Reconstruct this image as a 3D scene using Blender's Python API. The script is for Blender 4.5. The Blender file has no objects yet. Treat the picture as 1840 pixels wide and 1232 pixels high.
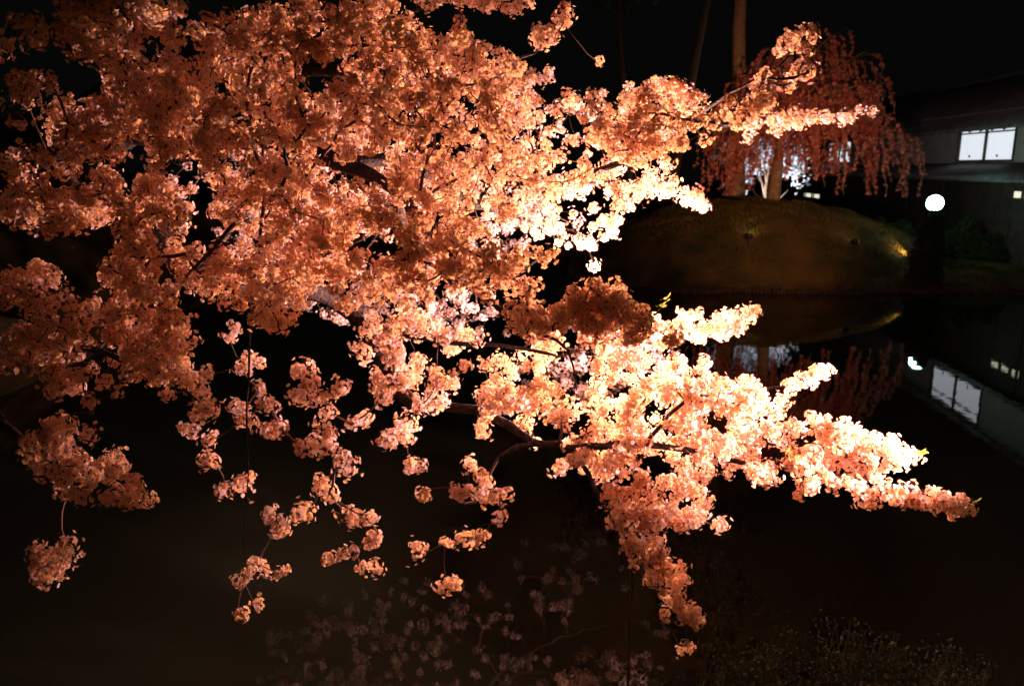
import bpy, math, random
import numpy as np
from mathutils import Vector, Matrix

R = math.radians
rng = np.random.default_rng(11)
random.seed(11)
scn = bpy.context.scene
col = scn.collection

# ------------------------------------------------------------------ camera
CAM_Z, PITCH, FPX, CX, CY = 4.5, R(12.5), 1431.0, 920.0, 616.0
cam_d = bpy.data.cameras.new('camera')
cam_d.lens, cam_d.sensor_width, cam_d.clip_end, cam_d.clip_start = 28.0, 36.0, 600, 0.05
cam_d.dof.use_dof = True
cam_d.dof.focus_distance = 5.2
cam_d.dof.aperture_fstop = 2.0
cam = bpy.data.objects.new('camera', cam_d)
cam.location = (0, 0, CAM_Z)
cam.rotation_euler = (math.pi / 2 - PITCH, 0, 0)
col.objects.link(cam)
scn.camera = cam

# ------------------------------------------------------------------ night sky
w = bpy.data.worlds.new('World')
scn.world = w
w.use_nodes = True
nt = w.node_tree
sky = nt.nodes.new('ShaderNodeTexSky')
sky.sky_type = 'NISHITA'
sky.sun_disc = False
sky.sun_elevation = R(-5)
sky.sun_rotation = R(200)
town = nt.nodes.new('ShaderNodeMixRGB')       # faint even night glow over the town
town.blend_type = 'ADD'
town.inputs[0].default_value = 1.0
town.inputs[2].default_value = (0.030, 0.036, 0.028, 1)
nt.links.new(sky.outputs[0], town.inputs[1])
nt.links.new(town.outputs[0], nt.nodes['Background'].inputs[0])
nt.nodes['Background'].inputs[1].default_value = 0.05

# ------------------------------------------------------------------ exposure
scn.view_settings.view_transform = 'Standard'
scn.view_settings.look = 'None'
scn.view_settings.exposure = 0.0
scn.view_settings.gamma = 1.0
scn.cycles.max_bounces = 10
scn.cycles.diffuse_bounces = 7
scn.cycles.transmission_bounces = 7
scn.cycles.use_denoising = True
scn.cycles.sample_clamp_indirect = 40.0

# ------------------------------------------------------------------ helpers
FWD = np.array([0, math.cos(PITCH), -math.sin(PITCH)])
UP = np.array([0, math.sin(PITCH), math.cos(PITCH)])
RIGHT = np.array([1.0, 0, 0])
CAM = np.array([0, 0, CAM_Z])


def ray(px, py):
    return FWD + RIGHT * ((px - CX) / FPX) + UP * ((CY - py) / FPX)


def P(px, py, d):
    """point seen at photo pixel (px, py) at depth d in metres"""
    return CAM + d * ray(px, py)


def at_z(px, py, z):
    r = ray(px, py)
    return CAM + r * ((z - CAM_Z) / r[2])


def to_px(p):
    v = np.asarray(p) - CAM
    d = v @ FWD
    return CX + FPX * (v @ RIGHT) / d, CY - FPX * (v @ UP) / d, d


def tag(o, label=None, cat=None, group=None, kind=None):
    if label: o['label'] = label
    if cat: o['category'] = cat
    if group: o['group'] = group
    if kind: o['kind'] = kind
    return o


def empty(name, loc=(0, 0, 0), rz=0.0):
    o = bpy.data.objects.new(name, None)
    o.empty_display_size = 0.2
    o.location = loc
    o.rotation_euler = (0, 0, rz)
    col.objects.link(o)
    return o


class MB:
    """collects shapes into ONE mesh"""

    def __init__(self):
        self.v, self.f, self.m = [], [], []

    def add(self, verts, faces, mi=0):
        b = len(self.v)
        self.v.extend([tuple(map(float, p)) for p in verts])
        for f in faces:
            self.f.append(tuple(b + i for i in f))
            self.m.append(mi)

    def box(self, c, s, rot=None, mi=0, taper=1.0):
        c = Vector(c)
        pts = []
        for z in (-1, 1):
            k = taper if z > 0 else 1.0
            for x, y in ((-1, -1), (1, -1), (1, 1), (-1, 1)):
                p = Vector((x * s[0] / 2 * k, y * s[1] / 2 * k, z * s[2] / 2))
                if rot is not None: p = rot @ p
                pts.append(c + p)
        self.add(pts, [(3, 2, 1, 0), (4, 5, 6, 7), (0, 1, 5, 4), (1, 2, 6, 5), (2, 3, 7, 6), (3, 0, 4, 7)], mi)

    def tube(self, pts, rad, n=6, mi=0, cap=True):
        pts = [Vector(p) for p in pts]
        if not hasattr(rad, '__len__'): rad = [rad] * len(pts)
        b = len(self.v)
        t = (pts[1] - pts[0]).normalized()
        a = t.orthogonal().normalized()
        for i, p in enumerate(pts):
            if i == 0: t = pts[1] - pts[0]
            elif i == len(pts) - 1: t = pts[-1] - pts[-2]
            else: t = pts[i + 1] - pts[i - 1]
            t = t.normalized() if t.length > 1e-9 else Vector((0, 0, 1))
            a = (a - t * a.dot(t))
            a = a.normalized() if a.length > 1e-6 else t.orthogonal().normalized()
            c = t.cross(a)
            for k in range(n):
                g = 2 * math.pi * k / n
                self.v.append(tuple(p + (a * math.cos(g) + c * math.sin(g)) * rad[i]))
        for i in range(len(pts) - 1):
            for k in range(n):
                k2 = (k + 1) % n
                self.f.append((b + i * n + k, b + i * n + k2, b + (i + 1) * n + k2, b + (i + 1) * n + k))
                self.m.append(mi)
        if cap:
            self.f.append(tuple(b + k for k in range(n))[::-1]); self.m.append(mi)
            e = b + (len(pts) - 1) * n
            self.f.append(tuple(e + k for k in range(n))); self.m.append(mi)

    def lathe(self, prof, n=16, origin=(0, 0, 0), mi=0):
        """prof: list of (radius, z)"""
        b = len(self.v)
        for r, z in prof:
            for k in range(n):
                g = 2 * math.pi * k / n
                self.v.append((origin[0] + r * math.cos(g), origin[1] + r * math.sin(g), origin[2] + z))
        for i in range(len(prof) - 1):
            for k in range(n):
                k2 = (k + 1) % n
                self.f.append((b + i * n + k, b + i * n + k2, b + (i + 1) * n + k2, b + (i + 1) * n + k)); self.m.append(mi)

    def build(self, name, mats, parent=None, smooth=False):
        me = bpy.data.meshes.new(name)
        me.from_pydata(self.v, [], self.f)
        if not isinstance(mats, (list, tuple)): mats = [mats]
        for x in mats: me.materials.append(x)
        if len(mats) > 1: me.polygons.foreach_set('material_index', self.m)
        if smooth: me.polygons.foreach_set('use_smooth', [True] * len(me.polygons))
        me.update()
        return link(name, me, parent)


def link(name, me, parent=None):
    o = bpy.data.objects.new(name, me)
    col.objects.link(o)
    if parent is not None: o.parent = parent
    return o


def tri_mesh(name, v, t, mi, mats):
    """fast triangle mesh from numpy arrays"""
    me = bpy.data.meshes.new(name)
    nv, ntri = len(v), len(t)
    me.vertices.add(nv)
    me.vertices.foreach_set('co', np.asarray(v, np.float32).ravel())
    me.loops.add(ntri * 3)
    me.loops.foreach_set('vertex_index', np.asarray(t, np.int32).ravel())
    me.polygons.add(ntri)
    me.polygons.foreach_set('loop_start', np.arange(0, ntri * 3, 3, dtype=np.int32))
    for x in mats: me.materials.append(x)
    if mi is not None: me.polygons.foreach_set('material_index', np.asarray(mi, np.int32))
    me.update(calc_edges=True)
    return me


# ------------------------------------------------------------------ materials
def mat(name, base, rough=0.8, var=None, scale=6.0, bump=0.0, bscale=20.0, metallic=0.0, spec=0.3, detail=6):
    m = bpy.data.materials.new(name)
    m.use_nodes = True
    t = m.node_tree
    b = t.nodes['Principled BSDF']
    b.inputs['Roughness'].default_value = rough
    b.inputs['Metallic'].default_value = metallic
    b.inputs['Specular IOR Level'].default_value = spec
    b.inputs['Base Color'].default_value = (*base, 1)
    tc = t.nodes.new('ShaderNodeTexCoord')
    if var is not None:
        n = t.nodes.new('ShaderNodeTexNoise')
        n.inputs['Scale'].default_value = scale
        n.inputs['Detail'].default_value = detail
        cr = t.nodes.new('ShaderNodeValToRGB')
        cr.color_ramp.elements[0].position = 0.35
        cr.color_ramp.elements[1].position = 0.68
        cr.color_ramp.elements[0].color = (*base, 1)
        cr.color_ramp.elements[1].color = (*var, 1)
        t.links.new(tc.outputs['Object'], n.inputs['Vector'])
        t.links.new(n.outputs['Fac'], cr.inputs['Fac'])
        t.links.new(cr.outputs['Color'], b.inputs['Base Color'])
    if bump:
        n2 = t.nodes.new('ShaderNodeTexNoise')
        n2.inputs['Scale'].default_value = bscale
        n2.inputs['Detail'].default_value = 5
        bp = t.nodes.new('ShaderNodeBump')
        bp.inputs['Strength'].default_value = bump
        bp.inputs['Distance'].default_value = 0.05
        t.links.new(tc.outputs['Object'], n2.inputs['Vector'])
        t.links.new(n2.outputs['Fac'], bp.inputs['Height'])
        t.links.new(bp.outputs['Normal'], b.inputs['Normal'])
    return m


def leafy(name, c1, c2, trans, mixf=0.45, scale=3.0):
    """thin petals and leaves: reflect on the lit side, glow through on the other"""
    m = bpy.data.materials.new(name)
    m.use_nodes = True
    t = m.node_tree
    t.nodes.clear()
    out = t.nodes.new('ShaderNodeOutputMaterial')
    geo = t.nodes.new('ShaderNodeNewGeometry')
    n = t.nodes.new('ShaderNodeTexNoise')
    n.inputs['Scale'].default_value = scale
    n.inputs['Detail'].default_value = 4
    cr = t.nodes.new('ShaderNodeValToRGB')
    cr.color_ramp.elements[0].position = 0.35
    cr.color_ramp.elements[1].position = 0.65
    cr.color_ramp.elements[0].color = (*c1, 1)
    cr.color_ramp.elements[1].color = (*c2, 1)
    t.links.new(geo.outputs['Position'], n.inputs['Vector'])
    t.links.new(n.outputs['Fac'], cr.inputs['Fac'])
    d = t.nodes.new('ShaderNodeBsdfDiffuse')
    tr = t.nodes.new('ShaderNodeBsdfTranslucent')
    tr.inputs['Color'].default_value = (*trans, 1)
    mx = t.nodes.new('ShaderNodeMixShader')
    mx.inputs[0].default_value = mixf
    t.links.new(cr.outputs['Color'], d.inputs['Color'])
    t.links.new(d.outputs[0], mx.inputs[1])
    t.links.new(tr.outputs[0], mx.inputs[2])
    t.links.new(mx.outputs[0], out.inputs['Surface'])
    return m


def glow(name, c, s):
    m = bpy.data.materials.new(name)
    m.use_nodes = True
    b = m.node_tree.nodes['Principled BSDF']
    b.inputs['Base Color'].default_value = (*[min(1, x) * 0.5 for x in c], 1)
    b.inputs['Emission Color'].default_value = (*c, 1)
    b.inputs['Emission Strength'].default_value = s
    return m


M = {}
M['petal'] = leafy('petal', (0.89, 0.71, 0.72), (0.91, 0.81, 0.81), (0.94, 0.59, 0.24), 0.49)
M['calyx'] = mat('calyx', (0.22, 0.08, 0.05), 0.7)
M['young_leaf'] = leafy('young_leaf', (0.30, 0.30, 0.05), (0.38, 0.40, 0.08), (0.35, 0.40, 0.06), 0.4)
M['bark'] = mat('cherry_bark', (0.022, 0.015, 0.011), 0.9, (0.055, 0.036, 0.025), 18, 0.9, 40)
M['twig'] = mat('cherry_twig', (0.06, 0.036, 0.025), 0.8, (0.12, 0.075, 0.05), 18)
M['bark_far'] = mat('pine_bark', (0.16, 0.09, 0.055), 0.9, (0.28, 0.17, 0.10), 5, 0.8, 12)
M['red_petal'] = leafy('weeping_petal', (0.50, 0.11, 0.085), (0.80, 0.33, 0.25), (0.66, 0.18, 0.12), 0.4, 1.6)
M['pale_petal'] = leafy('pale_petal', (0.80, 0.76, 0.78), (0.85, 0.83, 0.85), (0.7, 0.66, 0.7), 0.4)
M['needle'] = leafy('pine_needle', (0.03, 0.05, 0.025), (0.05, 0.08, 0.03), (0.03, 0.05, 0.02), 0.25)
M['bush_leaf'] = leafy('bush_leaf', (0.03, 0.034, 0.02), (0.05, 0.055, 0.028), (0.03, 0.04, 0.012), 0.2, 9)
M['grass'] = leafy('grass', (0.05, 0.055, 0.018), (0.16, 0.105, 0.035), (0.08, 0.07, 0.02), 0.25, 0.6)
M['black_metal'] = mat('black_metal', (0.02, 0.02, 0.02), 0.5, metallic=0.6)
M['grey_metal'] = mat('grey_metal', (0.25, 0.26, 0.26), 0.45, (0.32, 0.33, 0.33), 8, metallic=0.7)
M['wood'] = mat('dark_wood', (0.035, 0.028, 0.022), 0.8, (0.07, 0.055, 0.042), 3, 0.3, 30)
M['plaster'] = mat('plaster', (0.30, 0.31, 0.29), 0.9, (0.38, 0.39, 0.36), 2, 0.2, 20)
M['tile'] = mat('roof_tile', (0.10, 0.11, 0.12), 0.55, (0.17, 0.18, 0.19), 3, 0.2, 25)
M['log'] = mat('log_pile', (0.05, 0.028, 0.018), 0.9, (0.10, 0.055, 0.032), 6, 0.4, 20)
M['bamboo'] = mat('prop_wood', (0.14, 0.09, 0.055), 0.8, (0.22, 0.15, 0.09), 8, 0.3, 30)
M['cone'] = mat('cone_plastic', (0.65, 0.07, 0.03), 0.45, (0.72, 0.10, 0.05), 4)
M['white'] = mat('white_plastic', (0.75, 0.76, 0.76), 0.45, (0.8, 0.8, 0.8), 4)
M['stone'] = mat('stone', (0.25, 0.24, 0.22), 0.9, (0.34, 0.33, 0.30), 8, 0.5, 30)
M['window'] = glow('shoji_light', (0.86, 0.92, 1.0), 0.85)
M['window_warm'] = glow('lit_window_warm', (1.0, 0.93, 0.72), 0.9)
M['lens_warm'] = glow('lens_warm', (1.0, 0.6, 0.3), 30)
M['lens_amber'] = glow('lens_amber', (1.0, 0.75, 0.25), 3)
M['lens_white'] = glow('lens_white', (0.58, 1.0, 0.88), 30)
M['lantern_glow'] = glow('lantern_glow', (1.0, 0.85, 0.35), 1.2)

gm = mat('ground', (0.028, 0.034, 0.012), 0.95, (0.14, 0.085, 0.035), 0.7, 1.0, 9, spec=0.1, detail=10)
M['ground'] = gm

wm = bpy.data.materials.new('pond_water')
wm.use_nodes = True
t = wm.node_tree
b = t.nodes['Principled BSDF']
b.inputs['Base Color'].default_value = (0.014, 0.016, 0.009, 1)
b.inputs['Roughness'].default_value = 0.02
b.inputs['IOR'].default_value = 1.33
tc = t.nodes.new('ShaderNodeTexCoord')
n = t.nodes.new('ShaderNodeTexNoise')
n.inputs['Scale'].default_value = 2.2
n.inputs['Detail'].default_value = 3
bp = t.nodes.new('ShaderNodeBump')
bp.inputs['Strength'].default_value = 0.045
bp.inputs['Distance'].default_value = 0.03
t.links.new(tc.outputs['Object'], n.inputs['Vector'])
t.links.new(n.outputs['Fac'], bp.inputs['Height'])
t.links.new(bp.outputs['Normal'], b.inputs['Normal'])
M['water'] = wm


# ------------------------------------------------------------------ ground and pond
def height(x, y):
    x, y = np.asarray(x, float), np.asarray(y, float)
    wob = 0.22 * np.sin(x * 0.9 + 0.4) + 0.15 * np.sin(x * 2.3 + y * 0.7) + 0.12 * np.sin(y * 1.7)
    near = np.minimum((5.5 + wob * 0.6 + np.clip((x - 4.3) * 1.5, 0, 4.0) - y) * 0.52, 2.95)
    xl = np.maximum(-6.3 - 0.62 * (y - 7.0), -10.2) + wob
    left = np.minimum((xl - x) * 0.85, 2.85)
    ys = 28.7 + np.clip(6.0 - x, 0, 8) * 2.2 + wob * 0.8
    far = np.minimum((y - ys) * 0.45, 0.75 + 0.05 * np.sin(x * 0.3))
    right = np.minimum((x - 23.0 + wob) * 0.4, 0.9)
    r2 = ((x - 10.4) / 8.0) ** 2 + ((y - 34.9) / 6.0) ** 2
    mound = np.where(r2 < 1, 0.55 + 2.55 * np.clip(1 - r2, 0, 1) ** 0.85, -1)
    h = np.maximum.reduce([near, left, far, right, mound, np.full_like(x, -0.7)])
    return h + 0.03 * np.sin(x * 3.1 + 1.3 * np.sin(y * 1.9)) * (h > 0.05)


def axis(a, b, lo, hi, st, big):
    return np.concatenate([np.arange(a, lo, big), np.arange(lo, hi, st), np.arange(hi, b + big, big)])


gx = axis(-160, 160, -24, 28, 0.25, 5)
gy = axis(-40, 200, -8, 50, 0.25, 5)
X, Y = np.meshgrid(gx, gy)
Z = height(X, Y)
gv = np.stack([X.ravel(), Y.ravel(), Z.ravel()], 1)
nx, ny = len(gx), len(gy)
ii = (np.arange(ny - 1)[:, None] * nx + np.arange(nx - 1)[None, :]).ravel()
gt = np.concatenate([np.stack([ii, ii + 1, ii + nx + 1], 1), np.stack([ii, ii + nx + 1, ii + nx], 1)])
me = tri_mesh('ground', gv, gt, None, [M['ground']])
me.polygons.foreach_set('use_smooth', [True] * len(me.polygons))
tag(link('ground', me), kind='structure')

mb = MB()
mb.add([(-30, 1, 0), (30, 1, 0), (30, 62, 0), (-30, 62, 0)], [(0, 1, 2, 3)])
tag(mb.build('pond_water', M['water']), kind='structure')

# log edging at the foot of the mound
mb = MB()
for x in np.arange(2.2, 20, 0.13):
    for k in range(1):
        ysx = None
        yy = np.arange(26, 44, 0.05)
        hh = height(np.full_like(yy, x), yy)
        j = np.argmax(hh > 0.02)
        y0 = yy[j]
        hgt = 0.16 + random.uniform(-0.06, 0.05)
        mb.tube([(x, y0 - 0.1, -0.4), (x + random.uniform(-.01, .01), y0 - 0.1, hgt)], 0.062, 6)
edging = empty('log_edging', (10, 28.7, 0))
tag(edging, 'low row of brown log piles edging the grassy mound at the waterline', 'edging')
eo = mb.build('log_piles', M['log'], edging)
eo.location = (-10, -28.7, 0)
tag(eo, kind='stuff')

# grass on the mound
gn = 42000
px_, py_ = rng.uniform(2.5, 18.3, gn), rng.uniform(28.6, 37, gn)
pz_ = height(px_, py_)
keep = pz_ > 0.12
px_, py_, pz_ = px_[keep], py_[keep], pz_[keep]
gn = len(px_)
ang = rng.uniform(0, 6.283, gn)
hgt = rng.uniform(0.03, 0.08, gn) * (1 + 1.3 * (np.sin(px_ * 2.3 + 1.7 * np.sin(py_ * 1.9)) * np.sin(py_ * 2.9 + px_) > .35))
bw = 0.022
v0 = np.stack([px_ - bw * np.cos(ang), py_ - bw * np.sin(ang), pz_ - 0.02], 1)
v1 = np.stack([px_ + bw * np.cos(ang), py_ + bw * np.sin(ang), pz_ - 0.02], 1)
v2 = np.stack([px_ + rng.normal(0, .03, gn), py_ + rng.normal(0, .03, gn), pz_ + hgt], 1)
vv = np.stack([v0, v1, v2], 1).reshape(-1, 3)
me = tri_mesh('grass', vv, np.arange(gn * 3).reshape(-1, 3), None, [M['grass']])
tag(link('grass', me), 'short dull green and brown grass covering the mound', 'grass', kind='stuff')


# ------------------------------------------------------------------ lamps
def floodlight(name, label, loc, target, size, lens, energy, color, cone, group=None, pole=None, rad=0.08, glowk=True, blend=0.9, ground=None):
    """box housing with hood and glass lens on a yoke and stake; local head frame looks along -Z"""
    loc, target = Vector(loc), Vector(target)
    gz = float(height(loc.x, loc.y)) if ground is None else ground
    root = empty(name, (loc.x, loc.y, gz))
    tag(root, label, 'lamp', group)
    base = Vector((loc.x, loc.y, gz))
    q = (target - loc).to_track_quat('-Z', 'Y').to_matrix()
    off = loc - base
    s = size
    mb = MB()
    prof = [(1.0, -0.30), (1.06, -0.30), (1.06, -0.1), (0.92, 0.2), (0.6, 0.55), (0.25, 0.68), (0.0, 0.70)]
    mb.lathe([(a * s, z * s) for a, z in prof], 20)
    mb.lathe([(a * s, z * s) for a, z in ((1.0, -0.30), (0.98, -0.02))], 20)
    mb.v = [tuple(q @ Vector(p) + off) for p in mb.v]
    mb.build('housing', M['black_metal'], root, True)
    mb = MB()
    mb.lathe([(a * s, z * s) for a, z in ((0.98, -0.04), (0.7, -0.10), (0.35, -0.14), (0.0, -0.15))], 20)
    mb.v = [tuple(q @ Vector(p) + off) for p in mb.v]
    mb.build('lens', lens, root, True)
    mb = MB()
    side = q @ Vector((1, 0, 0))
    side.z = 0
    side.normalize()
    pts = []
    for k in range(9):
        g = math.pi * k / 8
        pts.append(off + side * (1.13 * s * math.cos(g)) + Vector((0, 0, -1.15 * s * math.sin(g))))
    mb.tube(pts, 0.07 * s, 6)
    mb.build('yoke', M['black_metal'], root)
    mb = MB()
    r = pole or 0.09 * s
    mb.tube([(0, 0, -0.3), (0, 0, off.z - 1.1 * s)], r, 8)
    mb.build('stake' if off.z < 1 else 'pole', M['black_metal'], root)
    ld = bpy.data.lights.new(name, 'SPOT' if cone else 'POINT')
    ld.energy, ld.color, ld.shadow_soft_size = energy, color, rad
    if cone: ld.spot_size, ld.spot_blend = R(cone), blend
    lo = bpy.data.objects.new('bulb', ld)
    lo.rotation_euler = (target - loc).to_track_quat('-Z', 'Y').to_euler()
    lo.location = off + q @ Vector((0, 0, -0.42 * s))
    col.objects.link(lo)
    lo.parent = root
    return root


# warm floods on the right end of the near bank, just out of the picture
floodlight('floodlight', 'warm floodlight on a pole on the near bank aimed at the lower cherry branches', (4.4, 4.7, 2.95), (1.3, 6.1, 2.7),
           0.15, M['lens_warm'], 8800, (1.0, 0.54, 0.51), 46, pole=0.03, blend=1.0)
floodlight('floodlight', 'warm floodlight on the near bank aimed across the pond at the weeping cherry', (7.2, 6.6, 2.1), (9.9, 34.5, 5.2),
           0.17, M['lens_warm'], 14500, (1.0, 0.47, 0.22), 29, pole=0.025, blend=1.0)
floodlight('floodlight', 'warm floodlight on a thin black pole standing in the pond behind the brightest blossoms', P(1150, 630, 8.3), (1.0, 7.6, 6.0),
           0.11, M['lens_warm'], 3900, (1.0, 0.51, 0.46), 0, pole=0.018)
# the white lamp by the house
lp = P(1680, 365, 30.6)
lg = float(height(lp[0], lp[1]))
lamp = empty('street_lamp', (lp[0], lp[1], lg))
tag(lamp, 'dazzling white round lamp in a dark bowl on a pole before the house', 'lamp')
mb = MB()
mb.tube([(0, 0, -.3), (0, 0, .3), (0, 0, lp[2] - lg - .34)], [.07, .045, .04], 10)
mb.build('pole', M['black_metal'], lamp, True)
mb = MB()
mb.lathe([(.04, -.40), (.14, -.37), (.22, -.31), (.25, -.24), (.235, -.24), (.20, -.28), (.12, -.33)], 24, (0, 0, lp[2] - lg))
mb.build('bowl', M['black_metal'], lamp, True)
mb = MB()
mb.lathe([(.30 * math.sin(q), -.30 * math.cos(q)) for q in np.linspace(.4, math.pi, 12)], 20, (0, 0, lp[2] - lg))
mb.build('globe', M['lens_white'], lamp, True)
# lamps on the mound
for (a, bb, d, tgt, e, c, lab) in [
    (1342, 470, 30.3, (11.3, 34.5, 8.5), 70, (1.0, 0.66, 0.30), 'small spotlight on a stake amid the mound grass with yellow glow behind it'),
    (1532, 484, 30.3, (14.6, 34.5, 7.0), 20, (1.0, 0.55, 0.28), 'low dark spotlight standing on the lower mound slope'),
    (1636, 474, 30.9, (13.0, 32.0, 1.6), 120, (1.0, 0.62, 0.22), 'small spotlight lighting the orange end of the mound'),
]:
    p = P(a, bb, d)
    g = float(height(p[0], p[1]))
    p[2] = max(p[2], g + 0.3)
    floodlight('spotlight', lab, p, tgt, 0.14, M['lens_amber'], e, c, 140, 'spotlights on the mound', pole=0.03, rad=0.05, blend=1.0)

# ------------------------------------------------------------------ the house
HZ = R(4)
hd = 39.8
wr = ray(1772, 289)
haz = math.atan2(wr[0], wr[1])
hbase = np.array([hd * math.sin(haz), hd * math.cos(haz), 0.75])
house = empty('japanese_house', hbase, -math.pi / 2 - HZ)
tag(house, 'two storey tiled wooden house with white lit upper windows behind the pond', 'house')
hx = np.array([-math.sin(HZ), -math.cos(HZ), 0])
hy = np.array([math.cos(HZ), -math.sin(HZ), 0])


def hp(px, py, off=0.0):
    """photo pixel -> local x and z on the facade plane (or a plane off metres behind it)"""
    r = ray(px, py)
    o = hbase + hy * off
    tt = ((o - CAM) @ hy) / (r @ hy)
    p = CAM + r * tt
    return float((p - hbase) @ hx), float(p[2] - hbase[2])


XL, XR = hp(1425, 300)[0], 9.0
z_sill, z_head = hp(1772, 289)[1], hp(1772, 222)[1]
z_skirt = hp(1772, 303)[1]
print('HOUSE', XL, XR, z_sill, z_head, z_skirt)
z_floor2 = z_skirt + 0.1


def hbox(name, x0, x1, y0, y1, z0, z1, m, parent=house):
    mb = MB()
    mb.box(((x0 + x1) / 2, (y0 + y1) / 2, (z0 + z1) / 2), (x1 - x0, y1 - y0, z1 - z0))
    return mb.build(name, m, parent)


wx0, wx1 = hp(1720, 289)[0], hp(1820, 288)[0]
wm_ = hp(1768, 270)[0]
# walls with real openings: pieces around the windows
ux0, ux1 = hp(1488, 285)[0], hp(1528, 285)[0]
mb = MB()
zt = z_head + 0.5


def wall_piece(x0, x1, z0, z1, d=0.16):
    mb.box(((x0 + x1) / 2, d / 2, (z0 + z1) / 2), (x1 - x0, d, z1 - z0))


for x0, x1 in ((XL, ux0), (ux1, wx0), (wx1, XR)): wall_piece(x0, x1, z_floor2, zt)
for x0, x1 in ((ux0, ux1), (wx0, wx1)):
    wall_piece(x0, x1, z_floor2, z_sill)
    wall_piece(x0, x1, z_head, zt)
mb.build('upper_wall', M['plaster'], house)
mb = MB()
# lower storey openings
lx0, lx1 = hp(1444, 350)[0], hp(1474, 350)[0]
lz0, lz1 = hp(1460, 356)[1], hp(1460, 347)[1]
rx0, rx1 = hp(1818, 350)[0], hp(1880, 350)[0]
rz0, rz1 = hp(1830, 358)[1], hp(1830, 342)[1]
mb = MB()
for x0, x1 in ((XL, lx0), (lx1, rx0), (rx1, XR)): wall_piece(x0, x1, -0.3, z_floor2)
wall_piece(lx0, lx1, -0.3, lz0); wall_piece(lx0, lx1, lz1, z_floor2)
wall_piece(rx0, rx1, -0.3, rz0); wall_piece(rx0, rx1, rz1, z_floor2)
mb.build('lower_wall', M['wood'], house)
# back and side walls
mb = MB()
H2 = 6.4
mb.box(((XL + XR) / 2, H2, zt / 2 - .15), (XR - XL, 0.16, zt + .3))
mb.build('back_wall', M['plaster'], house)
for x in (XL - .001, XR + .001):
    mb = MB()
    mb.box((x, H2 / 2 + .08, zt / 2 - .15), (0.16, H2 - .17, zt + .3))
    mb.build('end_wall', M['plaster'], house)


def window(x0, x1, z0, z1, nv, rail, m, knobs=False):
    mb = MB()
    y = 0.02
    wdt = 0.09
    for xx in (x0, x1): mb.box((xx, y, (z0 + z1) / 2), (wdt, 0.14, z1 - z0 + wdt))
    for zz in (z0, z1): mb.box(((x0 + x1) / 2, y, zz), (x1 - x0 - wdt, 0.137, wdt))
    f = mb.build('window', M['wood'], house)
    xs = [x0 + (x1 - x0) * k / nv for k in range(nv + 1)]
    for k in range(nv):
        if k:
            hbox('mullion', xs[k] - .045, xs[k] + .045, -0.04, 0.085, z0 + wdt / 2, z1 - wdt / 2, M['wood'], f)
        hbox('pane', xs[k] + .04, xs[k + 1] - .04, 0.06, 0.075, z0 + .03, z1 - .03, m, f)
        if rail:
            hbox('rail', xs[k] + .045, xs[k + 1] - .045, -0.02, 0.058, rail - .03, rail + .03, M['wood'], f)
        if knobs:
            mb = MB()
            cx = xs[k] + (xs[k + 1] - xs[k]) * (0.42 + .0 * k)
            mb.lathe([(0.0, 0), (.055, .0), (.055, .03), (0, .03)], 10)
            mb.v = [(cx + p[0], 0.055 - p[2], z0 + 0.2 + p[1]) for p in mb.v]
            mb.build('finger_pull', M['black_metal'], f)
    return f


window(wx0, wx1, z_sill, z_head, 2, hp(1772, 238)[1], M['window'], True)
window(ux0, ux1, z_sill, z_head, 4, z_sill + .75, M['window'], False)
window(lx0, lx1, lz0, lz1, 2, None, M['window_warm'])
window(rx0, rx1, rz0, rz1, 3, None, M['window_warm'])


def tiled_roof(name, x0, x1, y0, z0, y1, z1, parent=house):
    """slab sloping from the eave (y0, z0) up to (y1, z1) with round cover tiles in columns"""
    L = math.hypot(y1 - y0, z1 - z0)
    a = math.atan2(z1 - z0, y1 - y0)
    rot = Matrix.Rotation(a, 3, 'X')
    c = ((x0 + x1) / 2, (y0 + y1) / 2, (z0 + z1) / 2)
    mb = MB()
    mb.box(c, (x1 - x0, L, 0.10), rot)
    rf = mb.build(name, M['tile'], parent)
    mb = MB()
    nrm = rot @ Vector((0, 0, 1))
    for x in np.arange(x0 + 0.1, x1, 0.28):
        p0 = Vector((x, y0, z0)) + nrm * 0.05
        p1 = Vector((x, y1, z1)) + nrm * 0.05
        mb.tube([p0 - (p1 - p0) * 0.006, p1], 0.075, 8)
    for k in range(1, int(L / 0.3)):
        p = Vector((c[0], y0, z0)).lerp(Vector((c[0], y1, z1)), k * 0.3 / L) + nrm * 0.055
        mb.box(p, (x1 - x0 - .02, 0.03, 0.035), rot)
    tag(mb.build('tile_rows', M['tile'], rf, True), kind='stuff')
    return rf


# skirt roof between the storeys, and the main roof
ze = hp(1700, 322, -1.15)[1]
tiled_roof('skirt_roof', XL - .3, XR + .3, -1.15, ze, -0.02, z_skirt + 0.12)
zu = hp(1760, 233, -1.0)[1]
zr = hp(1720, 160, 3.2)[1]
tiled_roof('roof', XL - .6, XR + .6, -1.0, zu, 3.2, zr)
tiled_roof('rear_roof', XL - .6, XR + .6, 7.4, zu, 3.2, zr)
mb = MB()
mb.tube([(XL - .7, 3.2, zr + .12), (XR + .7, 3.2, zr + .12)], 0.16, 10)
mb.box(((XL + XR) / 2, 3.2, zr), (XR - XL + 1.4, .3, .16))
mb.build('ridge', M['tile'], house)
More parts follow.
